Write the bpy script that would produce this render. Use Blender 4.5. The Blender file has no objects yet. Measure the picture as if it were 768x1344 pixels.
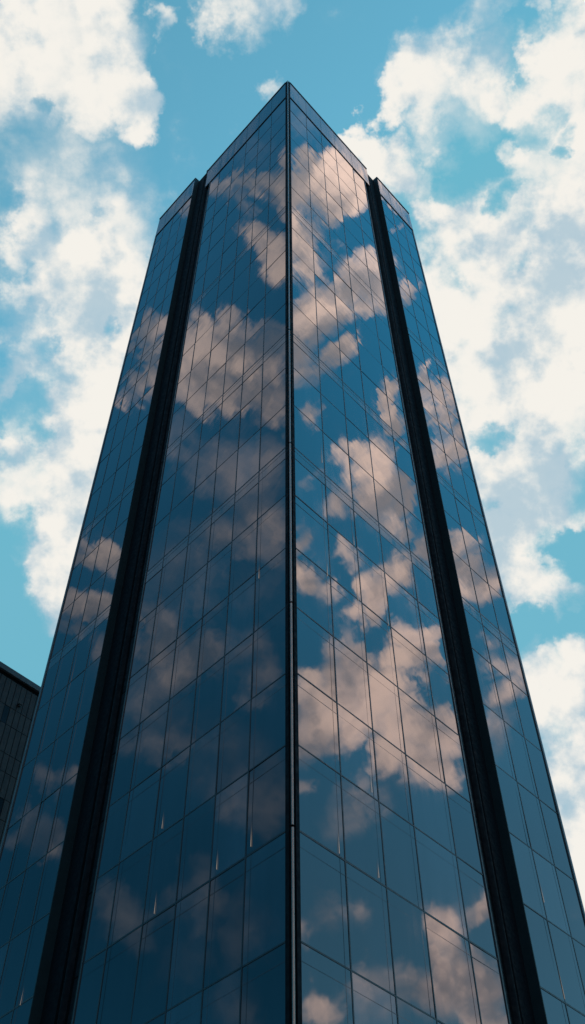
import bpy, bmesh, math, random
from mathutils import Vector
random.seed(7)
scene = bpy.context.scene
col = scene.collection

# ------------------------------------------------------------------ sky table
# every row is (x, y, z, angular size, weight): a unit direction on the sky and how much cloud stands there
CLOUD_PUFFS = [
    (-0.242,0.5548,0.796,0.0567,0.55), (-0.2242,0.5274,0.8195,0.0568,0.8), (-0.2344,0.4462,0.8637,0.0486,0.75), (-0.2458,0.6391,0.7288,0.0318,0.5),
    (-0.2203,0.3354,0.9159,0.0799,0.5), (0.2296,0.4925,0.8395,0.1055,0.85), (0.1934,0.4337,0.88,0.084,0.85), (0.2238,0.5889,0.7766,0.0501,0.8),
    (0.2437,0.7494,0.6157,0.0547,0.9), (-0.2215,0.2118,0.9519,0.0618,1), (-0.179,0.2346,0.9555,0.0477,1), (-0.1477,0.254,0.9559,0.0292,1),
    (-0.2493,0.2364,0.9391,0.053,1), (-0.1322,0.2729,0.9529,0.0197,1), (-0.1242,0.2519,0.9597,0.0156,1), (-0.1695,0.1997,0.9651,0.0373,1),
    (-0.1017,0.209,0.9726,0.0127,0.62), (-0.0316,0.2032,0.9786,0.0267,0.8), (-0.062,0.2146,0.9747,0.0128,0.5), (-0.0115,0.2046,0.9788,0.0242,0.8),
    (-0.0513,0.1942,0.9796,0.022,0.7), (-0.0434,0.2712,0.9615,0.008,0.3), (-0.0395,0.2805,0.959,0.0067,0.4), (-0.0109,0.2661,0.9639,0.0099,0.45),
    (-0.1995,0.3246,0.9245,0.0634,0.55), (-0.2372,0.3033,0.9229,0.0391,0.5), (-0.1604,0.346,0.9244,0.0443,0.45), (-0.2354,0.3589,0.9032,0.0336,0.75),
    (-0.1512,0.3655,0.9185,0.0344,0.5), (-0.1989,0.4186,0.8861,0.0522,1), (-0.2258,0.4128,0.8824,0.0345,0.9), (-0.1633,0.3994,0.9021,0.0418,0.95),
    (-0.1941,0.463,0.8648,0.0636,1), (-0.1677,0.5091,0.8442,0.0504,1), (-0.2039,0.548,0.8112,0.0538,1), (-0.2321,0.5738,0.7854,0.0463,0.9),
    (-0.181,0.483,0.8567,0.057,1), (-0.2186,0.6326,0.743,0.0393,1), (-0.2047,0.6008,0.7727,0.0611,1), (-0.2305,0.663,0.7122,0.0255,0.9),
    (-0.2537,0.4315,0.8657,0.0206,0.6), (-0.2665,0.4851,0.8329,0.0194,0.8), (-0.2679,0.4482,0.8529,0.0151,0.6), (-0.2427,0.4761,0.8452,0.0349,0.8),
    (-0.2587,0.5463,0.7966,0.0317,0.8), (-0.1373,0.4488,0.883,0.0428,0.95), (-0.2583,0.3228,0.9105,0.0144,0.6), (-0.2669,0.5567,0.7866,0.0211,0.8),
    (0.161,0.2104,0.9643,0.0163,0.5), (0.1733,0.2012,0.9641,0.0112,0.5), (0.1823,0.194,0.9639,0.0099,0.4), (0.2088,0.1942,0.9585,0.0086,0.5),
    (0.1242,0.2592,0.9578,0.0294,0.7), (0.1043,0.2689,0.9575,0.0145,0.75), (0.0852,0.2662,0.9601,0.0092,0.5), (0.1636,0.2489,0.9546,0.0355,0.72),
    (0.1837,0.2541,0.9496,0.0193,0.8), (0.1521,0.2797,0.948,0.0264,0.55), (0.1252,0.2806,0.9516,0.0232,0.5), (0.1823,0.2814,0.9421,0.0197,0.5),
    (0.2428,0.2334,0.9416,0.0387,1), (0.2545,0.2095,0.9441,0.0306,1), (0.2174,0.2317,0.9482,0.0164,0.9), (0.2298,0.2638,0.9368,0.0384,1),
    (0.262,0.3038,0.916,0.0583,1), (0.1979,0.3175,0.9274,0.0187,0.9), (0.2092,0.3385,0.9174,0.0336,1), (0.2502,0.36,0.8988,0.0569,1),
    (0.2243,0.3685,0.9022,0.0407,1), (0.1903,0.3025,0.934,0.0119,0.7), (0.0935,0.3157,0.9443,0.0258,0.9), (0.0779,0.3047,0.9492,0.0149,1),
    (0.1132,0.3276,0.938,0.0307,0.6), (0.0675,0.3037,0.9504,0.0122,0.8), (0.1298,0.3083,0.9424,0.0094,0.4), (0.1254,0.3606,0.9242,0.0207,1),
    (0.1567,0.3794,0.9119,0.045,1), (0.1984,0.3893,0.8995,0.0517,1), (0.24,0.4107,0.8796,0.0583,1), (0.1791,0.4222,0.8886,0.0456,1),
    (0.1424,0.3675,0.9191,0.0277,1), (0.1733,0.4605,0.8706,0.0816,1), (0.2285,0.4555,0.8604,0.0768,1), (0.2745,0.4685,0.8397,0.0621,1),
    (0.2163,0.5124,0.8311,0.0675,1), (0.1882,0.4967,0.8473,0.05,1), (0.2307,0.5588,0.7966,0.0534,1), (0.196,0.5748,0.7945,0.0361,1),
    (0.2167,0.6071,0.7645,0.0466,1), (0.2477,0.574,0.7805,0.039,1), (0.2299,0.6359,0.7368,0.0285,0.9), (0.2058,0.6365,0.7433,0.0216,0.9),
    (0.2571,0.6316,0.7315,0.0212,0.6), (0.2374,0.6589,0.7138,0.0156,0.6), (0.1598,0.4866,0.8589,0.0431,1), (0.2212,0.6898,0.6894,0.0127,0.6),
    (0.2709,0.6924,0.6687,0.0221,0.85), (0.2299,0.7154,0.6598,0.0315,1), (0.2556,0.7248,0.6399,0.0413,1), (0.2676,0.7531,0.601,0.064,1),
    (0.2461,0.7575,0.6046,0.0408,1), (0.2624,0.7939,0.5485,0.059,1), (0.2525,0.7846,0.5662,0.0399,1), (0.2532,0.8206,0.5124,0.0386,1),
]
CLOUD_PUFFS_EAST = [
    (0.2805,0.033,0.9593,0.0054,0.7), (0.3425,0.0451,0.9384,0.0146,1), (0.3407,0.0663,0.9379,0.0152,1), (0.335,0.0856,0.9383,0.0124,0.9),
    (0.3531,0.0409,0.9347,0.0139,1), (0.3553,0.0733,0.9319,0.0112,0.9), (0.3412,0.1004,0.9346,0.0083,0.6), (0.3875,0.0437,0.9208,0.0226,1),
    (0.4082,0.0417,0.9119,0.02,1), (0.4326,0.0582,0.8997,0.023,1), (0.4222,0.0734,0.9035,0.0186,1), (0.4086,0.0939,0.9079,0.02,1),
    (0.395,0.1128,0.9117,0.017,1), (0.4211,0.1096,0.9004,0.0143,0.9), (0.4482,0.0485,0.8926,0.0232,1), (0.4656,0.0476,0.8837,0.0189,1),
    (0.4498,0.0669,0.8906,0.0159,0.9), (0.4346,0.0912,0.896,0.0115,0.8), (0.412,0.1217,0.903,0.0114,1), (0.343,0.119,0.9318,0.0083,0.8),
    (0.4038,0.1367,0.9046,0.0057,0.5), (0.4089,0.1473,0.9006,0.005,0.4), (0.4865,0.0492,0.8723,0.0176,0.9), (0.5004,0.0577,0.8638,0.0132,0.8),
    (0.4795,0.0782,0.8741,0.0102,0.7), (0.534,0.0625,0.8432,0.0103,0.6), (0.5027,0.1375,0.8535,0.011,0.9), (0.5173,0.1461,0.8433,0.0081,0.8),
    (0.5511,0.1342,0.8236,0.0192,1), (0.5652,0.1191,0.8163,0.0192,1), (0.5815,0.1249,0.8039,0.0192,1), (0.581,0.1513,0.7997,0.0192,1),
    (0.5911,0.1638,0.7898,0.0147,1), (0.5948,0.1377,0.792,0.0207,1), (0.553,0.1085,0.8261,0.0104,0.7), (0.5685,0.132,0.812,0.0222,1),
    (0.5966,0.0666,0.7997,0.0104,0.62), (0.5611,0.0906,0.8228,0.0104,0.5), (0.6351,0.062,0.7699,0.0126,0.75), (0.653,0.0648,0.7546,0.0133,0.8),
    (0.6654,0.0702,0.7432,0.0133,0.75), (0.6719,0.0877,0.7354,0.0103,0.7), (0.645,0.1059,0.7568,0.0133,0.55), (0.6611,0.1423,0.7367,0.0206,1),
    (0.6564,0.1273,0.7436,0.0148,0.9), (0.647,0.1634,0.7448,0.0191,0.9), (0.6816,0.1216,0.7215,0.0176,0.9), (0.6772,0.0992,0.729,0.0088,0.6),
    (0.6336,0.1771,0.7531,0.0147,0.9), (0.6598,0.1859,0.728,0.0109,0.7), (0.6849,0.1945,0.7022,0.0159,0.9), (0.6931,0.177,0.6988,0.0145,0.8),
    (0.6132,0.1611,0.7733,0.0162,0.8), (0.6092,0.1018,0.7865,0.0134,0.55), (0.6025,0.1544,0.783,0.0192,0.9), (0.6103,0.1798,0.7715,0.011,0.9),
    (0.7274,0.104,0.6783,0.0233,1), (0.7196,0.1196,0.684,0.0262,1), (0.7488,0.0834,0.6575,0.026,0.85), (0.7442,0.1254,0.6561,0.0245,0.95),
    (0.7363,0.1481,0.6602,0.023,0.95), (0.7138,0.1744,0.6783,0.0173,0.9), (0.7002,0.1895,0.6884,0.0144,0.9), (0.753,0.1617,0.6379,0.0214,0.9),
    (0.7452,0.1863,0.6403,0.0213,0.9), (0.7362,0.205,0.6449,0.0142,0.9), (0.7376,0.0754,0.671,0.0189,0.8), (0.7678,0.1799,0.6149,0.0211,0.8),
    (0.7685,0.1481,0.6225,0.0156,0.75), (0.7389,0.2149,0.6386,0.0106,0.8), (0.7855,0.0772,0.6141,0.0127,0.5), (0.8473,0.197,0.4933,0.0235,0.9),
    (0.8627,0.1833,0.4714,0.0142,0.7), (0.8265,0.2338,0.512,0.0131,0.85), (0.8178,0.2452,0.5207,0.0119,0.85), (0.8533,0.2162,0.4745,0.027,0.75),
    (0.8623,0.2283,0.4521,0.0265,0.8), (0.8705,0.2024,0.4487,0.0265,0.8), (0.8444,0.2423,0.4777,0.0115,0.7), (0.8808,0.1761,0.4395,0.0214,0.7),
    (0.8896,0.0905,0.4477,0.0178,0.55), (0.8602,0.082,0.5034,0.0119,0.45), (0.886,0.1435,0.441,0.0284,0.5), (0.8509,0.1091,0.5139,0.0267,0.35),
    (0.7967,0.1279,0.5907,0.0279,0.35), (0.8699,0.2399,0.431,0.0186,0.8), (0.4916,0.1728,0.8535,0.0116,0.9), (0.4927,0.1945,0.8482,0.0116,0.9),
    (0.5119,0.1834,0.8392,0.016,1), (0.5227,0.2016,0.8283,0.0145,1), (0.544,0.1992,0.8151,0.0146,1), (0.5493,0.1888,0.814,0.0102,0.9),
    (0.5576,0.2118,0.8026,0.0102,0.8), (0.5324,0.191,0.8246,0.0146,0.9), (0.6163,0.212,0.7585,0.0189,0.9), (0.624,0.231,0.7465,0.0159,0.9),
    (0.633,0.2414,0.7356,0.0115,0.9), (0.6412,0.2277,0.7328,0.0145,0.9), (0.6034,0.2196,0.7666,0.0095,0.8), (0.6801,0.2451,0.6909,0.0186,0.7),
    (0.6806,0.2657,0.6828,0.017,0.6), (0.7034,0.2527,0.6643,0.0198,0.7), (0.6889,0.2728,0.6716,0.0141,0.6), (0.7295,0.2586,0.6332,0.0209,0.4),
]
CLOUD_PUFFS_WEST = [
    (-0.5869,0.076,0.8061,0.0445,0.34), (-0.6493,0.1396,0.7476,0.0514,0.4), (-0.6786,0.0752,0.7307,0.0442,0.36), (-0.7253,0.1869,0.6626,0.0428,0.34),
    (-0.5494,0.1397,0.8238,0.0294,0.3), (-0.7733,0.1103,0.6243,0.0497,0.3), (-0.8667,0.1544,0.4743,0.0387,0.3), (-0.3011,0.0421,0.9527,0.0095,0.7),
    (-0.3202,0.0478,0.9461,0.0164,0.95), (-0.3203,0.0619,0.9453,0.0123,0.9), (-0.3295,0.0337,0.9436,0.0151,0.95), (-0.2842,0.0254,0.9584,0.0067,0.6),
    (-0.3278,0.0711,0.9421,0.011,0.8), (-0.3513,0.0788,0.9329,0.0125,0.7), (-0.345,0.0306,0.9381,0.0153,0.9), (-0.3356,0.0902,0.9377,0.011,0.6),
    (-0.3413,0.046,0.9388,0.0104,0.5), (-0.3811,0.0599,0.9226,0.0183,0.9), (-0.3874,0.046,0.9208,0.017,0.9), (-0.4042,0.0358,0.914,0.0157,0.85),
    (-0.3771,0.028,0.9257,0.0127,0.8), (-0.3757,0.0703,0.9241,0.0098,0.8), (-0.4541,0.0907,0.8863,0.0174,0.9), (-0.4939,0.135,0.859,0.0189,0.9),
    (-0.5087,0.1421,0.8491,0.0146,0.8), (-0.4577,0.0661,0.8866,0.016,0.8), (-0.4643,0.049,0.8843,0.0145,0.6), (-0.4576,0.1187,0.8812,0.0145,0.9),
    (-0.464,0.1302,0.8762,0.0116,0.9), (-0.4726,0.1098,0.8744,0.0189,1), (-0.4756,0.0808,0.876,0.0189,0.85), (-0.4818,0.0533,0.8747,0.0205,0.6),
    (-0.4831,0.1297,0.8659,0.0145,1), (-0.4958,0.1074,0.8618,0.019,0.8), (-0.4937,0.0778,0.8662,0.0161,0.6), (-0.503,0.0416,0.8633,0.0147,0.45),
    (-0.5145,0.1207,0.849,0.0147,0.6), (-0.5143,0.0595,0.8556,0.0221,0.55), (-0.631,0.1148,0.7673,0.0266,0.55), (-0.6334,0.0928,0.7682,0.0296,0.55),
    (-0.6185,0.0672,0.7829,0.0342,0.5), (-0.6462,0.0655,0.7603,0.0297,0.45), (-0.7127,0.1419,0.687,0.0261,0.6), (-0.6711,0.183,0.7184,0.0218,0.55),
    (-0.6899,0.1746,0.7026,0.0217,0.5), (-0.7055,0.1269,0.6972,0.0262,0.62), (-0.7148,0.0909,0.6934,0.0248,0.5), (-0.7303,0.075,0.679,0.0218,0.4),
    (-0.8367,0.208,0.5066,0.0262,0.4), (-0.8396,0.1477,0.5227,0.0301,0.35), (-0.8548,0.0863,0.5117,0.0333,0.36), (-0.7394,0.159,0.6543,0.0286,0.35),
    (-0.8864,0.1146,0.4485,0.0381,0.3), (-0.4522,0.163,0.8769,0.0143,1), (-0.4553,0.1489,0.8778,0.0129,1), (-0.47,0.1719,0.8658,0.013,0.9),
    (-0.4966,0.1715,0.8509,0.0145,1), (-0.4976,0.186,0.8472,0.0145,1), (-0.5044,0.1607,0.8484,0.0131,0.9), (-0.5112,0.1908,0.838,0.0094,0.9),
    (-0.4839,0.1631,0.8598,0.013,0.7), (-0.6086,0.2235,0.7614,0.0174,0.95), (-0.6119,0.2052,0.7638,0.0131,0.95), (-0.6165,0.2353,0.7514,0.0108,0.9),
    (-0.6202,0.2101,0.7558,0.0131,0.8), (-0.6536,0.2471,0.7154,0.0129,0.9), (-0.6579,0.2263,0.7183,0.0158,1), (-0.6606,0.2124,0.7201,0.0108,0.9),
    (-0.6664,0.2365,0.7071,0.0129,0.9), (-0.6697,0.2199,0.7093,0.0129,0.9), (-0.6747,0.2535,0.6932,0.0114,0.5), (-0.6966,0.214,0.6848,0.0143,0.45),
    (-0.3619,0.126,0.9236,0.0167,0.9), (-0.3739,0.1336,0.9178,0.0126,0.8), (-0.3856,0.1434,0.9115,0.0098,0.7), (-0.3564,0.1177,0.9269,0.0111,0.9),
    (-0.7836,0.2927,0.5479,0.0171,0.6), (-0.7918,0.2733,0.5462,0.0159,0.75), (-0.8016,0.2639,0.5365,0.0099,0.6), (-0.7808,0.2865,0.5552,0.0146,0.6),
    (-0.7618,0.2679,0.5898,0.0136,0.45), (-0.7637,0.2427,0.5983,0.011,0.45),
]
CLOUD_GAPS = [
    (0.0602,0.282,0.9575,0.0167,0.5), (0.1928,0.2901,0.9374,0.0145,0.4), (-0.247,0.5152,0.8207,0.0197,0.65), (-0.2594,0.5982,0.7582,0.0211,0.7),
    (-0.2645,0.5186,0.813,0.0168,0.8), (-0.173,0.4574,0.8723,0.0099,0.6), (-0.2619,0.6677,0.6968,0.0279,0.9), (0.1889,0.5469,0.8156,0.0123,0.9),
    (0.2043,0.544,0.8138,0.0093,0.8), (0.1946,0.5896,0.7839,0.0101,0.75), (0.2725,0.5702,0.775,0.0183,0.75), (0.2591,0.5489,0.7947,0.0099,0.5),
    (0.2588,0.6148,0.745,0.0212,0.9), (0.276,0.6146,0.739,0.021,0.9), (0.2218,0.677,0.7018,0.0177,0.9), (0.1735,0.3257,0.9294,0.0148,0.5),
    (0.1864,0.3524,0.9171,0.0102,0.7), (0.2203,0.2897,0.9314,0.0156,0.5), (0.2469,0.2989,0.9218,0.0091,0.7), (0.2193,0.3989,0.8904,0.0096,0.6),
    (0.1525,0.4189,0.8951,0.0099,0.6), (-0.2659,0.6355,0.7249,0.021,0.7), (-0.2323,0.4712,0.8509,0.0112,0.5), (0.2191,0.2916,0.9311,0.0091,0.5),
    (0.2402,0.3116,0.9194,0.0079,0.6), (-0.1673,0.2115,0.963,0.01,0.25), (-0.2331,0.2613,0.9367,0.0076,0.5), (0.1536,0.3367,0.929,0.0136,0.4),
    (-0.2544,0.3508,0.9012,0.0133,0.6),
]


# ------------------------------------------------------------------ node helpers
class NT:
    def __init__(self, nt):
        self.nt = nt
    def new(self, t, **kw):
        n = self.nt.nodes.new(t)
        for k, v in kw.items():
            setattr(n, k, v)
        return n
    def put(self, sock, v):
        if isinstance(v, bpy.types.NodeSocket):
            self.nt.links.new(v, sock)
        else:
            sock.default_value = v
    def math(self, op, a, b=0.0, c=0.0, clamp=False):
        n = self.new('ShaderNodeMath', operation=op, use_clamp=clamp)
        for s, v in zip(n.inputs, (a, b, c)):
            self.put(s, v)
        return n.outputs[0]
    def vmath(self, op, a, b=None, c=None):
        n = self.new('ShaderNodeVectorMath', operation=op)
        for s, v in zip(n.inputs, (a, b, c)):
            if v is not None:
                self.put(s, v)
        return n.outputs['Value'] if op in ('DOT_PRODUCT', 'LENGTH', 'DISTANCE') else n.outputs['Vector']
    def noise(self, vec, scale, detail=6, rough=0.55, dist=0.0, out='Fac'):
        n = self.new('ShaderNodeTexNoise')
        self.put(n.inputs['Vector'], vec)
        n.inputs['Scale'].default_value = scale
        n.inputs['Detail'].default_value = detail
        n.inputs['Roughness'].default_value = rough
        n.inputs['Distortion'].default_value = dist
        return n.outputs[out]
    def smooth(self, v, a, b, lo=0.0, hi=1.0):
        n = self.new('ShaderNodeMapRange', interpolation_type='SMOOTHSTEP')
        self.put(n.inputs[0], v)
        n.inputs[1].default_value = a; n.inputs[2].default_value = b
        n.inputs[3].default_value = lo; n.inputs[4].default_value = hi
        return n.outputs[0]
    def mix(self, f, a, b, blend='MIX'):
        n = self.new('ShaderNodeMix', data_type='RGBA', blend_type=blend)
        self.put(n.inputs[0], f)
        self.put(n.inputs[6], a); self.put(n.inputs[7], b)
        return n.outputs[2]
    def combine(self, x):
        n = self.new('ShaderNodeCombineXYZ')
        for s in n.inputs:
            self.put(s, x)
        return n.outputs[0]

# ------------------------------------------------------------------ world: Nishita sky under procedural cumulus
SUN_AZ, SUN_EL = math.radians(40), math.radians(32)
world = bpy.data.worlds.new("World")
scene.world = world
world.use_nodes = True
wt = world.node_tree
wt.nodes.clear()
N = NT(wt)
out = N.new('ShaderNodeOutputWorld')
bg = N.new('ShaderNodeBackground')
bg.inputs['Strength'].default_value = 0.15
wt.links.new(bg.outputs[0], out.inputs[0])
sky = N.new('ShaderNodeTexSky', sky_type='NISHITA')
sky.sun_disc = False
sky.sun_elevation = SUN_EL
sky.sun_rotation = SUN_AZ
sky.altitude = 100
sky.air_density = 1.0
sky.dust_density = 0.1
sky.ozone_density = 2.0
geo = N.new('ShaderNodeTexCoord').outputs['Generated']
dirn = N.vmath('NORMALIZE', geo)
sep = N.new('ShaderNodeSeparateXYZ'); wt.links.new(dirn, sep.inputs[0])
dx, dy, dz = sep.outputs

# warp the direction with turbulence so that cloud edges billow
w1 = N.noise(dirn, 9.0, 6, 0.62, out='Color')
warp = N.vmath('MULTIPLY', N.vmath('SUBTRACT', w1, (0.5, 0.5, 0.5)), (0.14, 0.14, 0.14))
wdir = N.vmath('NORMALIZE', N.vmath('ADD', dirn, warp))
ws = N.new('ShaderNodeSeparateXYZ'); wt.links.new(wdir, ws.inputs[0])
WX, WY, WZ = (N.combine(s) for s in ws.outputs)

def puff_field(rows, spread=1.5):
    """max over all puffs of w*(1 - |d-c|^2 / r^2), three puffs to each vector node"""
    acc = None
    rows = list(rows)
    while len(rows) % 3:
        rows.append(rows[-1])
    for i in range(0, len(rows), 3):
        cx_, cy_, cz_, k = [], [], [], []
        for (x, y, z, r, w) in rows[i:i + 3]:
            r = r * spread
            s = 2 * w / (r * r)
            cx_.append(x * s); cy_.append(y * s); cz_.append(z * s)
            k.append(w - s)
        v = N.vmath('MULTIPLY_ADD', WX, tuple(cx_), tuple(k))
        v = N.vmath('MULTIPLY_ADD', WY, tuple(cy_), v)
        v = N.vmath('MULTIPLY_ADD', WZ, tuple(cz_), v)
        acc = v if acc is None else N.vmath('MAXIMUM', acc, v)
    acc = N.vmath('MAXIMUM', acc, (0, 0, 0))
    s = N.new('ShaderNodeSeparateXYZ'); wt.links.new(acc, s.inputs[0])
    return N.math('MAXIMUM', N.math('MAXIMUM', s.outputs[0], s.outputs[1]), s.outputs[2])

raw = N.math('MAXIMUM', puff_field(CLOUD_PUFFS), N.math('MAXIMUM', puff_field(CLOUD_PUFFS_EAST, 1.34), puff_field(CLOUD_PUFFS_WEST, 1.32)))
gaps = puff_field(CLOUD_GAPS)
fb = N.noise(dirn, 9.0, 10, 0.54)
fb2 = N.noise(dirn, 5.0, 6, 0.5)
fine = N.noise(dirn, 48.0, 6, 0.58)
horiz = N.math('SQRT', N.math('ADD', N.math('MULTIPLY', dx, dx), N.math('ADD', N.math('MULTIPLY', dy, dy), 1e-6)))
caz = N.math('DIVIDE', dy, horiz)
front = N.smooth(caz, 0.42, 0.60)              # 1 towards the sun's half, 0 to the sides and behind
west = N.smooth(dx, -0.35, 0.2, 1.0, 0.0)
# the part of the sky no camera position here looks at gets plain fair-weather cumulus
back = N.smooth(dy, -0.75, -0.35, 1.0, 0.0)
raw = N.math('ADD', raw, N.math('MULTIPLY', back, N.smooth(fb2, 0.42, 0.62, 0, 0.9)))
raw = N.math('SUBTRACT', raw, N.math('MULTIPLY', gaps, 0.62))
# broken, billowing edges towards the sun; smoother sheets on the west side
rough_amt = N.math('ADD', N.math('MULTIPLY', front, 0.60), N.math('ADD', 0.95, N.math('MULTIPLY', west, -0.35)))
turb = N.math('ADD', N.math('MULTIPLY', N.math('SUBTRACT', fb, 0.5), 1.5), N.math('MULTIPLY', N.math('SUBTRACT', fine, 0.5), 0.42))
dens = N.math('ADD', raw, N.math('MULTIPLY', turb, rough_amt))
solid = N.mix(front, N.mix(west, N.smooth(dens, 0.22, 1.05), N.smooth(dens, 0.12, 1.2)), N.smooth(dens, 0.32, 0.88))
veil = N.math('MULTIPLY', N.smooth(N.math('ADD', raw, N.math('MULTIPLY', turb, 0.6)), 0.08, 0.75), 0.50)
alpha = N.math('MULTIPLY', N.math('ADD', N.math('ADD', 0.90, N.math('MULTIPLY', west, -0.14)), N.math('MULTIPLY', front, 0.24), clamp=True), N.math('SUBTRACT', 1.0, N.math('MULTIPLY', N.math('SUBTRACT', 1.0, solid), N.math('SUBTRACT', 1.0, veil))))

# clear sky: tint of the haze-free blue, deeper away from the sun
elev = N.smooth(dz, 0.48, 0.93)
blue_front = N.mix(1.0, sky.outputs[0], (1.10, 2.08, 1.55, 1), 'MULTIPLY')
blue_side = N.mix(1.0, sky.outputs[0], N.mix(west, N.mix(elev, (0.52, 0.90, 0.78, 1), (0.40, 1.85, 1.78, 1)), N.mix(elev, (0.09, 0.43, 0.46, 1), (0.40, 1.40, 1.38, 1))), 'MULTIPLY')
blue_front = N.vmath('MINIMUM', blue_front, (1.08, 3.15, 4.05))     # haze keeps the sunward side from running brighter
blue = N.mix(front, blue_side, blue_front)
# clouds: white and cream tops, blue-grey hollows towards the sun; peach, front-lit ones on the other side
# relief: the turbulence a little nearer the sun compared with here, so that puffs get a lit and a hollow side
toward = (math.sin(SUN_AZ) * math.cos(SUN_EL) * 0.022, math.cos(SUN_AZ) * math.cos(SUN_EL) * 0.022, math.sin(SUN_EL) * 0.022)
relief = N.math('SUBTRACT', fb, N.noise(N.vmath('ADD', dirn, toward), 9.0, 8, 0.54))
body = N.math('ADD', N.math('ADD', N.math('MULTIPLY', fb2, 0.6), N.math('MULTIPLY', N.noise(wdir, 12.0, 5, 0.5), 0.4)), N.math('MULTIPLY', relief, 2.1))
body = N.smooth(body, 0.30, 0.60)
thick = N.smooth(dens, 0.5, 1.1)
c_front = N.mix(body, (2.7, 3.75, 4.4, 1), (6.1, 5.9, 5.5, 1))
c_front = N.mix(N.math('MULTIPLY', thick, 0.15), c_front, (6.1, 5.9, 5.4, 1))
body_s = N.smooth(N.math('ADD', N.math('MULTIPLY', fb2, 0.45), N.math('ADD', N.math('MULTIPLY', N.noise(wdir, 17.0, 6, 0.55), 0.55), N.math('MULTIPLY', relief, 1.4))), 0.36, 0.66)
c_east = N.mix(body_s, (6.2, 5.2, 4.9, 1), (19.0, 13.2, 10.3, 1))
c_west = N.mix(body_s, (3.4, 3.1, 3.1, 1), (11.5, 8.3, 6.7, 1))
c_side = N.mix(west, N.mix(elev, N.mix(1.0, c_east, (0.86, 0.86, 0.90, 1), 'MULTIPLY'), c_east), N.mix(elev, N.mix(1.0, c_west, (0.32, 0.40, 0.48, 1), 'MULTIPLY'), c_west))
cloud = N.mix(front, c_side, c_front)
skycol = N.mix(alpha, blue, cloud)
wt.links.new(skycol, bg.inputs['Color'])

# ------------------------------------------------------------------ sun
sl = bpy.data.lights.new("sun", 'SUN')
sl.energy = 3.0; sl.angle = math.radians(0.5); sl.color = (1.0, 0.93, 0.82)
so = bpy.data.objects.new("sun", sl); col.objects.link(so)
sd = Vector((math.sin(SUN_AZ) * math.cos(SUN_EL), math.cos(SUN_AZ) * math.cos(SUN_EL), math.sin(SUN_EL)))
so.rotation_euler = sd.to_track_quat('Z', 'Y').to_euler()
so.location = (40, -20, 160)

# ------------------------------------------------------------------ materials
def material(name):
    m = bpy.data.materials.new(name); m.use_nodes = True
    m.node_tree.nodes.clear()
    n = NT(m.node_tree)
    o = n.new('ShaderNodeOutputMaterial')
    return m, n, o

def principled(name, base, rough=0.5, metal=0.0, ior=1.5, var=0.25, scale=1.5, bump=0.0, bscale=20.0):
    m, n, o = material(name)
    p = n.new('ShaderNodeBsdfPrincipled')
    tc = n.new('ShaderNodeTexCoord').outputs['Object']
    f = n.noise(tc, scale, 6, 0.6)
    lo = tuple(c * (1 - var) for c in base) + (1,)
    hi = tuple(c * (1 + var) for c in base) + (1,)
    n.put(p.inputs['Base Color'], n.mix(f, lo, hi))
    n.put(p.inputs['Roughness'], n.smooth(n.noise(tc, scale * 3, 4, 0.6), 0.3, 0.7, rough * 0.8, min(1, rough * 1.25)))
    p.inputs['Metallic'].default_value = metal
    p.inputs['IOR'].default_value = ior
    if bump:
        b = n.new('ShaderNodeBump'); b.inputs['Strength'].default_value = 1; b.inputs['Distance'].default_value = bump
        n.put(b.inputs['Height'], n.noise(tc, bscale, 5, 0.6)); n.put(p.inputs['Normal'], b.outputs[0])
    m.node_tree.links.new(p.outputs[0], o.inputs[0])
    return m

def glass(name, ior, base, rough, wave, dirt=0.5):
    """coated, almost opaque curtain-wall glass: dark room behind, strong slightly wavy reflection"""
    m, n, o = material(name)
    tc = n.new('ShaderNodeTexCoord').outputs['Object']
    oi = n.new('ShaderNodeObjectInfo')
    fr = n.new('ShaderNodeFresnel'); fr.inputs['IOR'].default_value = ior
    gl = n.new('ShaderNodeBsdfGlossy')
    df = n.new('ShaderNodeBsdfDiffuse')
    st = n.new('ShaderNodeMapping'); n.put(st.inputs[0], tc); st.inputs['Scale'].default_value = (1.6, 1.6, 0.12)
    streak = n.noise(st.outputs[0], 1.0, 6, 0.6)
    cloudy = n.noise(tc, 0.25, 5, 0.6)
    grime = n.math('MULTIPLY', streak, cloudy)
    haze = n.mix(n.math('MULTIPLY', oi.outputs['Random'], oi.outputs['Random']), tuple(c * 0.6 for c in base) + (1,), tuple(c * 2.6 + 0.004 for c in base) + (1,))
    n.put(df.inputs['Color'], n.mix(n.smooth(grime, 0.12, 0.42), haze, n.mix(1.0, haze, (1 + 1.2 * dirt,) * 3 + (1,), 'MULTIPLY')))
    n.put(gl.inputs['Roughness'], n.smooth(grime, 0.15, 0.4, rough * 0.5, rough * 1.6))
    tint = n.mix(oi.outputs['Random'], (0.86, 0.90, 0.94, 1), (0.98, 0.99, 1.0, 1))
    n.put(gl.inputs['Color'], tint)
    b = n.new('ShaderNodeBump'); b.inputs['Strength'].default_value = 1; b.inputs['Distance'].default_value = wave
    n.put(b.inputs['Height'], n.noise(tc, 0.55, 2, 0.4))
    n.put(gl.inputs['Normal'], b.outputs[0]); n.put(fr.inputs['Normal'], b.outputs[0])
    mx = n.new('ShaderNodeMixShader')
    n.put(mx.inputs[0], n.math('MULTIPLY', fr.outputs[0], 0.93, clamp=True))
    n.put(mx.inputs[1], df.outputs[0]); n.put(mx.inputs[2], gl.outputs[0])
    m.node_tree.links.new(mx.outputs[0], o.inputs[0])
    return m

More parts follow.
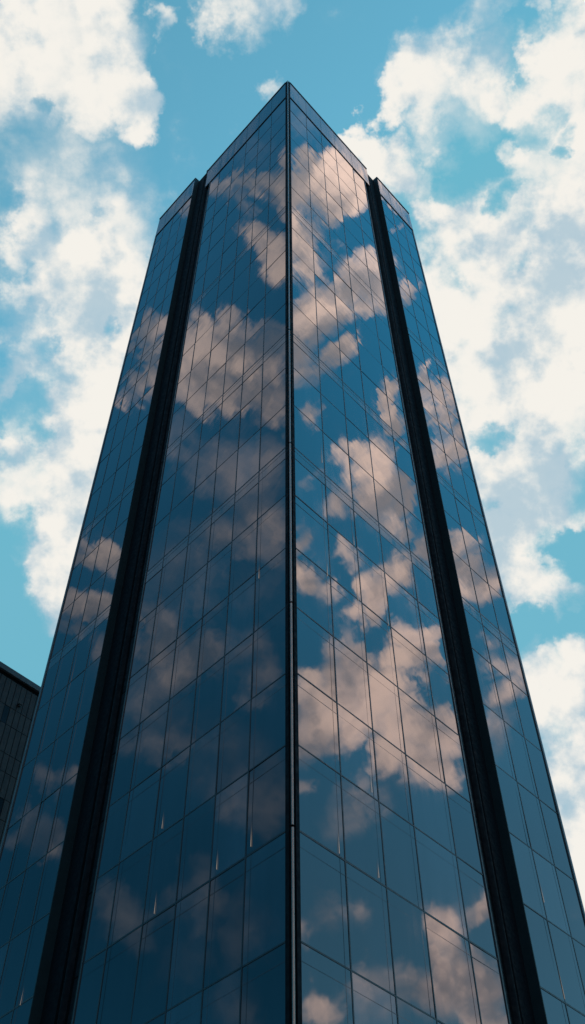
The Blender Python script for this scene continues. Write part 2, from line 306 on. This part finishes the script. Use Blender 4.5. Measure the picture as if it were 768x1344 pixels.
M = {
    'glass':    glass('coated_glass', 2.45, (0.006, 0.014, 0.024), 0.030, 0.0035),
    'band':     glass('spandrel_glass', 2.25, (0.014, 0.020, 0.028), 0.07, 0.003),
    'parapet':  glass('parapet_panel_glass', 1.58, (0.020, 0.032, 0.044), 0.14, 0.003),
    'mullion':  principled('dark_aluminium', (0.013, 0.024, 0.037), 0.38, 0.0, 1.5),
    'joint':    principled('grey_blue_sealant', (0.035, 0.055, 0.075), 0.5, 0.0, 1.4),
    'faint':    glass('seam_and_reflection_line', 2.1, (0.008, 0.016, 0.026), 0.10, 0.004),  # pane seams, also the strips standing in for mullion edge reflections
    'steel':    principled('brushed_steel_bead', (0.30, 0.25, 0.225), 0.32, 1.0, 1.5, 0.15, 3.0),
    'trim':     principled('steel_blue_trim', (0.045, 0.075, 0.10), 0.35, 0.3, 1.5),
    'slot':     principled('black_blue_cladding', (0.003, 0.006, 0.011), 0.7, 0.0, 1.2),
    'fin':      principled('dark_teal_cladding', (0.006, 0.021, 0.031), 0.6, 0.0, 1.3),
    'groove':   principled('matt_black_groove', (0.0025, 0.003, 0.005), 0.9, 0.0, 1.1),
    'roof':     principled('roof_membrane', (0.10, 0.10, 0.10), 0.9, 0.0, 1.4),
    'core':     principled('core_dark', (0.010, 0.014, 0.020), 0.7, 0.0, 1.3),
    'coping':   principled('dark_metal_coping', (0.045, 0.060, 0.075), 0.45, 0.2, 1.5),
    'dwin':     glass('dark_window_glass', 1.25, (0.004, 0.008, 0.014), 0.1, 0.002),
    'fixture':  principled('black_plastic', (0.01, 0.01, 0.012), 0.4),
    'ground':   principled('asphalt', (0.05, 0.05, 0.052), 0.85, 0.0, 1.45, 0.3, 0.4, 0.004, 40),
    'paving':   principled('concrete_paving', (0.22, 0.21, 0.20), 0.8, 0.0, 1.45, 0.2, 0.8, 0.003, 30),
    'door':     principled('door_frame_metal', (0.02, 0.025, 0.03), 0.35, 0.4),
}
def glint_material():  # glow fading upwards, imitates a glint on the glass
    m, n, o = material('warm_glint')
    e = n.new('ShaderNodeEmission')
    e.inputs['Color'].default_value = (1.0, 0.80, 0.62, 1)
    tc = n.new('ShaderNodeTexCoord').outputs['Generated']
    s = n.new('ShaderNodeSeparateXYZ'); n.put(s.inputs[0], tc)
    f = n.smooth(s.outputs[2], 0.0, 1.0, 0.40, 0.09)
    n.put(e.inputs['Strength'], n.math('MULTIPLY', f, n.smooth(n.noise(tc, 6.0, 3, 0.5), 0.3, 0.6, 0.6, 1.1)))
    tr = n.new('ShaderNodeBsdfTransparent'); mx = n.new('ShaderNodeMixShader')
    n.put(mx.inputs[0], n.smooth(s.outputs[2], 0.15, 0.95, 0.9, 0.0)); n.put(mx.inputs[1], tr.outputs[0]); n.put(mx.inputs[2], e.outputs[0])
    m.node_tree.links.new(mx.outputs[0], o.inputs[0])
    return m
M['glint'] = glint_material()

def cladding_material():
    m, n, o = material('dark_stone_cladding')
    p = n.new('ShaderNodeBsdfPrincipled')
    at = n.new('ShaderNodeAttribute', attribute_name='panel_tone').outputs['Fac']
    tc = n.new('ShaderNodeTexCoord').outputs['Object']
    c = n.mix(at, (0.007, 0.012, 0.020, 1), (0.020, 0.027, 0.036, 1))
    c = n.mix(n.smooth(n.noise(tc, 1.2, 7, 0.65), 0.35, 0.7), c, (0.024, 0.030, 0.038, 1))
    n.put(p.inputs['Base Color'], c)
    p.inputs['Roughness'].default_value = 0.6
    p.inputs['IOR'].default_value = 1.4
    b = n.new('ShaderNodeBump'); b.inputs['Distance'].default_value = 0.01
    n.put(b.inputs['Height'], n.noise(tc, 6.0, 6, 0.65)); n.put(p.inputs['Normal'], b.outputs[0])
    m.node_tree.links.new(p.outputs[0], o.inputs[0])
    return m
M['cladding'] = cladding_material()

# ------------------------------------------------------------------ object helpers
def link(name, bm, mat, parent=None, smooth=False, flat=False):
    me = bpy.data.meshes.new(name)
    if not flat: bmesh.ops.recalc_face_normals(bm, faces=bm.faces)
    bm.to_mesh(me); bm.free()
    me.materials.append(mat)
    if smooth:
        for p in me.polygons: p.use_smooth = True
    o = bpy.data.objects.new(name, me)
    col.objects.link(o)
    if parent: o.parent = parent
    return o
def thing(name, label, cat, loc):
    o = bpy.data.objects.new(name, None); col.objects.link(o)
    o.location = loc; o['label'] = label; o['category'] = cat
    o.empty_display_size = 1
    return o
def hexa(bm, pts):
    v = [bm.verts.new(p) for p in pts]
    for f in ((0, 1, 2, 3), (7, 6, 5, 4), (0, 4, 5, 1), (1, 5, 6, 2), (2, 6, 7, 3), (3, 7, 4, 0)):
        bm.faces.new([v[i] for i in f])
    return v
class Face:
    """a vertical facade plane: a runs along it, o outwards, z up; coordinates local to the parent"""
    def __init__(self, origin, u, n):
        self.O, self.u, self.n = Vector(origin), Vector(u), Vector(n)
    def at(self, a, z, o=0.0):
        return self.O + self.u * a + self.n * o + Vector((0, 0, z))
    def box(self, bm, a0, a1, z0, z1, o0, o1):
        q = self.at
        return hexa(bm, [q(a0, z0, o0), q(a1, z0, o0), q(a1, z1, o0), q(a0, z1, o0),
                         q(a0, z0, o1), q(a1, z0, o1), q(a1, z1, o1), q(a0, z1, o1)])

# ------------------------------------------------------------------ ground
EYE = 1.6
def sheet(name, x0, y0, x1, y1, z, mat):
    bm = bmesh.new()
    bm.faces.new([bm.verts.new(p) for p in ((x0, y0, z), (x1, y0, z), (x1, y1, z), (x0, y1, z))])
    o = link(name, bm, mat); o['kind'] = 'structure'
    return o
sheet('ground', -4000, -4000, 4000, 4000, 0.0, M['ground'])
bm = bmesh.new()
hexa(bm, [(-45, 12, 0.004), (45, 12, 0.004), (45, 130, 0.004), (-45, 130, 0.004), (-45, 12, 0.13), (45, 12, 0.13), (45, 130, 0.13), (-45, 130, 0.13)])
pv = link('pavement', bm, M['paving']); pv['kind'] = 'structure'
PAVE = 0.13

# ------------------------------------------------------------------ the glass tower
AL, AR = 0.7531, 0.7439
uL, nL = Vector((-math.sin(AL), math.cos(AL), 0)), Vector((-math.cos(AL), -math.sin(AL), 0))
uR, nR = Vector((math.sin(AR), math.cos(AR), 0)), Vector((math.cos(AR), -math.sin(AR), 0))
tower = thing('glass_tower', 'tall dark glass tower with a sharp corner and two black vertical slots, reflecting peach clouds', 'tower', (0, 30, PAVE))
H0 = EYE - PAVE                                   # heights below were measured from the eye
rows = [-1.47 + 0.9, 1.3, 5.2, 9.2, 13.2, 17.2, 21.24, 24.98, 28.62, 32.5, 36.5, 40.6, 44.79, 49.0, 53.2, 57.46,
        61.7, 65.95, 70.2, 74.45, 78.79, 83.0, 87.2, 91.4, 95.6, 99.8, 104.0, 108.2]
rows = [z + H0 for z in rows]
BANDS = {12: 1.0, 15: 1.0, 20: 1.15}              # row index -> depth of the spandrel strip hung below that floor line
TOPC = 113.57 + H0
SIDES = {
    'L': dict(f=Face((0, 0, 0), uL, nL), wc=12.18, a=15.45, e=22.0, hs=116.2 + H0, hb=110.9 + H0,
              cols=[2.40, 4.35, 6.30, 8.30, 10.55], scols=[17.0, 18.75, 20.45]),
    'R': dict(f=Face((0, 0, 0), uR, nR), wc=11.95, a=14.7, e=20.45, hs=114.9 + H0, hb=109.8 + H0,
              cols=[2.72, 5.0, 7.2, 10.0], scols=[16.65, 18.6]),
}
SLOT = 0.40                                       # how far the slots are set back
B = -3.0                                          # the glass stands on its own sheet; the core is behind it

# camera rays only used to rank which panes show largest
cam_pos = Vector((0, 0, EYE))

pane_list = []
def pane_quad(F, a0, a1, z0, z1):
    ta, tz = random.gauss(0, 0.0028), random.gauss(0, 0.0020)
    am, zm = (a0 + a1) / 2, (z0 + z1) / 2
    return [F.at(a, z, 0.03 + ta * (a - am) + tz * (z - zm)) for a, z in ((a0, z0), (a1, z0), (a1, z1), (a0, z1))]

MW = 0.075   # half width of a mullion
for key, S in SIDES.items():
    F = S['f']
    for part, edges, top in (('c', [0.26] + S['cols'] + [S['wc']], rows[-1]),
                             ('s', [S['a']] + S['scols'] + [S['e']], S['hb'])):
        zr = list(rows)
        if top > rows[-1] + 0.5:
            zr = rows[:-1] + [rows[-1], top]
        for i in range(len(zr) - 1):
            z0, z1 = zr[i], zr[i + 1]
            if i + 1 in BANDS:
                z1 -= BANDS[i + 1]
            for j in range(len(edges) - 1):
                a0, a1 = edges[j] + 0.03, edges[j + 1] - 0.03
                q = pane_quad(F, a0, a1, z0 + 0.02, z1 - 0.02)
                # projected size as seen from the pavement, only inside the view
                c = F.at((a0 + a1) / 2, (z0 + z1) / 2) + Vector((0, 30, PAVE)) - cam_pos
                d = c.length
                el = c.z / d
                size = (a1 - a0) * (z1 - z0) * abs(F.n.dot(c)) / d ** 3
                if (z1 - H0) / math.hypot(c.x, c.y) < 0.50: size *= 0.001
                pane_list.append((size, q if key == 'R' else q[::-1]))
        # transoms
        for i in range(len(zr)):
            if i == len(zr) - 1 : continue
            heavy = i in (6, 20, 15, 12)
            h = 0.040 if heavy else (0.030 if i < 12 else (0.020 if i < 16 else 0.011))
            bm = bmesh.new()
            F.box(bm, edges[0], edges[-1], zr[i] - h, zr[i] + h, 0.0, 0.044)
            if i in BANDS:
                F.box(bm, edges[0], edges[-1], zr[i] - BANDS[i] - 0.016, zr[i] - BANDS[i] + 0.016, 0.0, 0.042)
                F.box(bm, edges[0], edges[-1], zr[i] - BANDS[i] * 0.35 - 0.007, zr[i] - BANDS[i] * 0.35 + 0.007, 0.0, 0.040)
            link('transom', bm, M['mullion'], tower)
            if i in BANDS:
                bm = bmesh.new()
                F.box(bm, edges[0], edges[-1], zr[i] - BANDS[i], zr[i], -0.05, 0.034)
                link('spandrel_band', bm, M['band'], tower)
        # mullions: continuous dark fins with a strip added as their edge's reflection
        for j, a in enumerate(edges[1:-1]):
            bm = bmesh.new()
            F.box(bm, a - 0.028, a + 0.028, rows[0], top - 0.002, 0.0, 0.048)
            mu = link('mullion', bm, M['mullion'], tower)
            bm = bmesh.new()
            F.box(bm, a - 0.30, a - 0.275, rows[0], rows[12], 0.0, 0.036)
            link('mullion_reflection', bm, M['faint'], mu)
        # edge jambs
        for a, w in ((edges[0], 0.05), (edges[-1], 0.07)):
            bm = bmesh.new()
            if part == 'c' and a == edges[0]:
                continue
            if part == 's' and a == edges[-1]:
                F.box(bm, a - 0.16, a, rows[0], top, 0.0, 0.09)
                link('edge_trim', bm, M['trim'], tower)
            else:
                s = 1 if a == edges[0] else -1
                F.box(bm, min(a, a + s * w), max(a, a + s * w), rows[0], top, 0.0, 0.075)
                link('edge_jamb', bm, M['mullion'], tower)
    # thin joints half way up the pane heads of the lower floors (the slab edge behind the glass)
    for i in (5, 6, 7, 8, 9, 10, 11):
        bm = bmesh.new()
        z = rows[i] - 0.62
        F.box(bm, 0.26, S['wc'], z - 0.012, z + 0.012, 0.0, 0.036)
        link('slab_edge_line', bm, M['faint'], tower)

pane_list.sort(key=lambda t: -t[0])
for size, q in pane_list[:100]:
    bm = bmesh.new()
    bm.faces.new([bm.verts.new(p) for p in q])
    link('window_pane', bm, M['glass'], tower, flat=True)
bm = bmesh.new()
for size, q in pane_list[100:]:
    bm.faces.new([bm.verts.new(p) for p in q])
rest = link('window_pane', bm, M['glass'], tower, flat=True)
rest['kind'] = 'stuff'

# slots between the centre bays and the side bays
for key, S in SIDES.items():
    F = S['f']; wc, a = S['wc'], S['a']; W = a - wc
    zt = S['hs']
    bm = bmesh.new()
    F.box(bm, wc - 0.05, a + 0.05, 0.0, zt - 0.35, -0.9, -SLOT)
    sl_ = link('slot_panel', bm, M['slot'], tower)
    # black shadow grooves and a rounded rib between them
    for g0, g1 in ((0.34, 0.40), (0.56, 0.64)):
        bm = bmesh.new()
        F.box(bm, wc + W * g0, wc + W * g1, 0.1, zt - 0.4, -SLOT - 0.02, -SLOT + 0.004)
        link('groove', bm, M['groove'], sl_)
    bm = bmesh.new()
    vs = []
    n_ = 8
    for k in range(n_ + 1):
        t = k / n_
        aa = wc + W * (0.405 + 0.15 * t); oo = -SLOT + 0.16 * math.sin(math.pi * t)
        vs.append((bm.verts.new(F.at(aa, 0.1, oo)), bm.verts.new(F.at(aa, zt - 0.38, oo))))
    for k in range(n_):
        bm.faces.new([vs[k][0], vs[k + 1][0], vs[k + 1][1], vs[k][1]])
    link('rib', bm, M['slot'], sl_, True)
    for i in range(4, len(rows), 1):
        if i in (6, 12, 15, 20) or i < 12:
            bm = bmesh.new()
            F.box(bm, wc, wc + W * 0.34, rows[i] - 0.03, rows[i] + 0.03, -SLOT - 0.02, -SLOT + 0.012)
            link('slot_joint', bm, M['groove'], sl_)
    # return wall of the side bay, the flat dark teal face seen at the outer edge of the slot
    bm = bmesh.new()
    F.box(bm, a - 0.06, a, 0.0, zt, -1.2, 0.11)
    link('return_wall', bm, M['fin'], tower)
    bm = bmesh.new()
    F.box(bm, wc, wc + 0.09, 0.0, rows[-1], -0.8, 0.05)
    link('return_wall', bm, M['fin'], tower)

# parapets
def parapet(F, a0, a1, z0, z1, joints, name='parapet'):
    bm = bmesh.new()
    F.box(bm, a0, a1, z0, z1 - 0.22, -0.55, 0.075)
    p = link(name, bm, M['parapet'], tower)
    for j in joints:
        bm = bmesh.new()
        F.box(bm, j - 0.02, j + 0.02, z0 + 0.05, z1 - 0.25, 0.0, 0.079)
        link('joint', bm, M['joint'], p)
    bm = bmesh.new()
    F.box(bm, a0, a1, z1 - 0.22, z1, -0.62, 0.13)
    link('coping', bm, M['coping'], p)
    bm = bmesh.new()
    F.box(bm, a0, a1, z0 - 0.14, z0 - 0.002, -0.05, 0.10)
    link('lower_rail', bm, M['mullion'], p)
for key, S in SIDES.items():
    F = S['f']
    parapet(F, 0.27, S['wc'] + 0.8, rows[-1] + 0.14, TOPC, S['cols'])
    parapet(F, S['a'] + 0.002, S['e'], S['hb'] + 0.14, S['hs'], S['scols'])
# corner post: two dark jambs and a bright round bead in sections
oc = (nL + nR).normalized()
for key, S in SIDES.items():
    bm = bmesh.new()
    S['f'].box(bm, 0.085, 0.27, rows[0], TOPC - 0.03, -0.3, 0.09)
    link('corner_jamb', bm, M['slot'], tower)
bm = bmesh.new()
hexa(bm, [SIDES['L']['f'].at(0.085, rows[0], 0.02), SIDES['R']['f'].at(0.085, rows[0], 0.02), SIDES['R']['f'].at(0.085, rows[0], -0.3), SIDES['L']['f'].at(0.085, rows[0], -0.3),
          SIDES['L']['f'].at(0.085, TOPC - 0.04, 0.02), SIDES['R']['f'].at(0.085, TOPC - 0.04, 0.02), SIDES['R']['f'].at(0.085, TOPC - 0.04, -0.3), SIDES['L']['f'].at(0.085, TOPC - 0.04, -0.3)])
link('corner_backing', bm, M['groove'], tower)
def cyl(bm, c, r, z0, z1, n=14):
    lo = [bm.verts.new((c.x + r * math.cos(2 * math.pi * k / n), c.y + r * math.sin(2 * math.pi * k / n), z0)) for k in range(n)]
    hi = [bm.verts.new((v.co.x, v.co.y, z1)) for v in lo]
    for k in range(n):
        bm.faces.new([lo[k], lo[(k + 1) % n], hi[(k + 1) % n], hi[k]])
    bm.faces.new(lo[::-1]); bm.faces.new(hi)
cuts = [rows[0], rows[6], rows[9], rows[12], rows[15], rows[20], rows[-1], TOPC - 0.06]
for z0, z1 in zip(cuts, cuts[1:]):
    bm = bmesh.new()
    cyl(bm, oc * 0.055, 0.050, z0 + 0.05, z1 - 0.05)
    link('corner_bead', bm, M['steel'], tower, False)

# glints on the glass, added as glowing streaks at the foot of a few panes
def glint_streak(key, a, z, h, w=0.026):
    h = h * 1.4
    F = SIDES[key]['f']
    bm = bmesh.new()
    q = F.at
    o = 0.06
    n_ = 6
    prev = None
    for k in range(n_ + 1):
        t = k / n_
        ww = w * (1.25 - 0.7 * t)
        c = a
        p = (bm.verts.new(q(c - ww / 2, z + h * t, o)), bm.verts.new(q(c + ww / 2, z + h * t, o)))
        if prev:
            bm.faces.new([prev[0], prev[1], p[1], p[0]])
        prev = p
    link('glint_streak', bm, M['glint'], tower)
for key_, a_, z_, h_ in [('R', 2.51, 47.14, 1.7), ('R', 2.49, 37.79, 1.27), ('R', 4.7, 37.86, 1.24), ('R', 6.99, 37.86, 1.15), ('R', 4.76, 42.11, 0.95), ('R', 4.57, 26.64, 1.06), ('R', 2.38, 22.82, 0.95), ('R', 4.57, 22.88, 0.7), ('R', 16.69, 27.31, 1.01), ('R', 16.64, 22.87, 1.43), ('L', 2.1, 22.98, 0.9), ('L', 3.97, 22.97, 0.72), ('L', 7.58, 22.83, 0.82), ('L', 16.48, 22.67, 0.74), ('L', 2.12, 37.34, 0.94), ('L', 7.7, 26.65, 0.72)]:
    glint_streak(key_, a_, z_, h_)


# solid behind the glass, back walls and roof
EL = uL * 21.95; ER = uR * 20.40; BK = EL + ER
def prism(bm, pts, z0, z1):
    lo = [bm.verts.new((p.x, p.y, z0)) for p in pts]; hi = [bm.verts.new((p.x, p.y, z1)) for p in pts]
    n = len(pts)
    for k in range(n):
        bm.faces.new([lo[k], lo[(k + 1) % n], hi[(k + 1) % n], hi[k]])
    bm.faces.new(lo[::-1]); bm.faces.new(hi)
off = -oc * 1.25
bm = bmesh.new()
prism(bm, [off, off + ER * 0.97, off + BK * 0.97, off + EL * 0.97], 0.0, 108.0)
link('core', bm, M['core'], tower)
for F_, L_, hh in ((Face(EL, uR, uL), 20.40, SIDES['L']['hs']), (Face(ER, uL, uR), 21.95, SIDES['R']['hs'])):
    bm = bmesh.new()
    F_.box(bm, 0.0, L_, 0.0, hh - 0.2, -0.3, 0.0)
    bw = link('back_wall', bm, M['glass'], tower)
    for i in range(2, len(rows)):
        bm = bmesh.new(); F_.box(bm, 0.0, L_, rows[i] - 0.04, rows[i] + 0.04, 0.0, 0.04)
        link('floor_line', bm, M['mullion'], bw)
bm = bmesh.new()
prism(bm, [-oc * 0.9, -oc * 0.9 + ER * 0.97, -oc * 0.9 + BK * 0.97, -oc * 0.9 + EL * 0.97], 108.1, 109.2)
link('roof', bm, M['roof'], tower)
# plinth
for key, S in SIDES.items():
    bm = bmesh.new(); S['f'].box(bm, 0.0, S['e'], 0.0, rows[0] - 0.06, -0.6, 0.10)
    link('plinth', bm, M['slot'], tower)

# ------------------------------------------------------------------ dark neighbour
P0 = Vector((-24.831, 76.049, 0))
ZT = 70.08 + EYE - PAVE
nb = thing('office_building', 'lower dark stone-clad office building with a flat metal coping, left of the glass tower', 'building', (P0.x, P0.y, PAVE))
G = Face((0, 0, 0), uR, nR)
A0, A1 = -8.99, 16.0
bm = bmesh.new()
G.box(bm, A0, A1, 0.0, ZT - 0.5, -24.0, -0.06)
link('wall', bm, M['core'], nb)
bm = bmesh.new()
tone = bm.faces.layers.float.new('panel_tone')
cw = 0.62
ncol = int((A1 - A0) / cw)
levels = []
z = ZT - 1.05
seq = [3.1, 2.0, 3.0, 1.9, 2.6, 2.0, 3.2, 1.8]
k = 0
while z > 0.3:
    h = seq[k % len(seq)]; k += 1
    levels.append((max(z - h, 0.05), z)); z -= h
win = []
for c in range(ncol):
    a0 = A0 + c * cw
    for r, (z0, z1) in enumerate(levels):
        if (c * 7 + r * 3) % 11 == 0 and r % 2 == 1:
            win.append((a0, z0, z1)); continue
        jog = random.uniform(-0.006, 0.006)
        vs_ = G.box(bm, a0 + 0.035, a0 + cw - 0.035, z0 + 0.03, z1 - 0.03, -0.07, 0.0 + jog)
        t = min(1, max(0, random.gauss(0.42, 0.26)))
        for f in {f for v in vs_ for f in v.link_faces}:
            f[tone] = t
cl = link('cladding', bm, M['cladding'], nb)
for a0, z0, z1 in win:
    p = G.at(a0, (z0 + z1) / 2)
    if not (-9 < a0 < 3 and z0 > 30):
        continue
    bm = bmesh.new()
    G.box(bm, a0 + 0.03, a0 + cw - 0.03, z0 + 0.03, z1 - 0.03, -0.07, -0.03)
    link('window', bm, M['dwin'], nb)
bm = bmesh.new()
for a0, z0, z1 in win:
    if not (-9 < a0 < 3 and z0 > 30):
        G.box(bm, a0 + 0.03, a0 + cw - 0.03, z0 + 0.03, z1 - 0.03, -0.07, -0.03)
w_ = link('window', bm, M['dwin'], nb); w_['kind'] = 'stuff'
bm = bmesh.new()
G.box(bm, A0 - 0.1, A1 + 0.1, ZT - 0.62, ZT, -24.1, 0.22)
link('coping', bm, M['coping'], nb)
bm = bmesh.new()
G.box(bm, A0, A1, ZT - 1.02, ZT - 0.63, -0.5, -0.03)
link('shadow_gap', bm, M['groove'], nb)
# little fixture on the wall
fa, fz = -2.0, (66.6+EYE-PAVE)
bm = bmesh.new()
G.box(bm, fa - 0.10, fa + 0.12, fz - 0.10, fz + 0.10, 0.0, 0.22)
G.box(bm, fa - 0.16, fa + 0.18, fz + 0.10, fz + 0.14, 0.0, 0.30)
link('wall_fixture', bm, M['fixture'], nb)

# ------------------------------------------------------------------ camera
cd = bpy.data.cameras.new("camera")
cam = bpy.data.objects.new("camera", cd); col.objects.link(cam)
PT, YW, RL = 0.9145, 0.0032, -0.0089
fw = Vector((math.sin(YW) * math.cos(PT), math.cos(YW) * math.cos(PT), math.sin(PT)))
rt = Vector((math.cos(YW), -math.sin(YW), 0)); up = rt.cross(fw)
rt2 = rt * math.cos(RL) + up * math.sin(RL); up2 = -rt * math.sin(RL) + up * math.cos(RL)
from mathutils import Matrix
cam.matrix_world = Matrix(((rt2.x, up2.x, -fw.x, 0), (rt2.y, up2.y, -fw.y, 0), (rt2.z, up2.z, -fw.z, EYE), (0, 0, 0, 1)))
cd.sensor_fit = 'VERTICAL'
cd.sensor_height = 36.0
cd.lens = 36.0 * 1345.09 / 1344.0
cd.clip_start = 0.1; cd.clip_end = 20000
scene.camera = cam
scene.view_settings.view_transform = 'Standard'
scene.view_settings.look = 'None'
scene.view_settings.exposure = 0
scene.view_settings.gamma = 1
scene.render.engine = 'CYCLES'
scene.cycles.max_bounces = 6
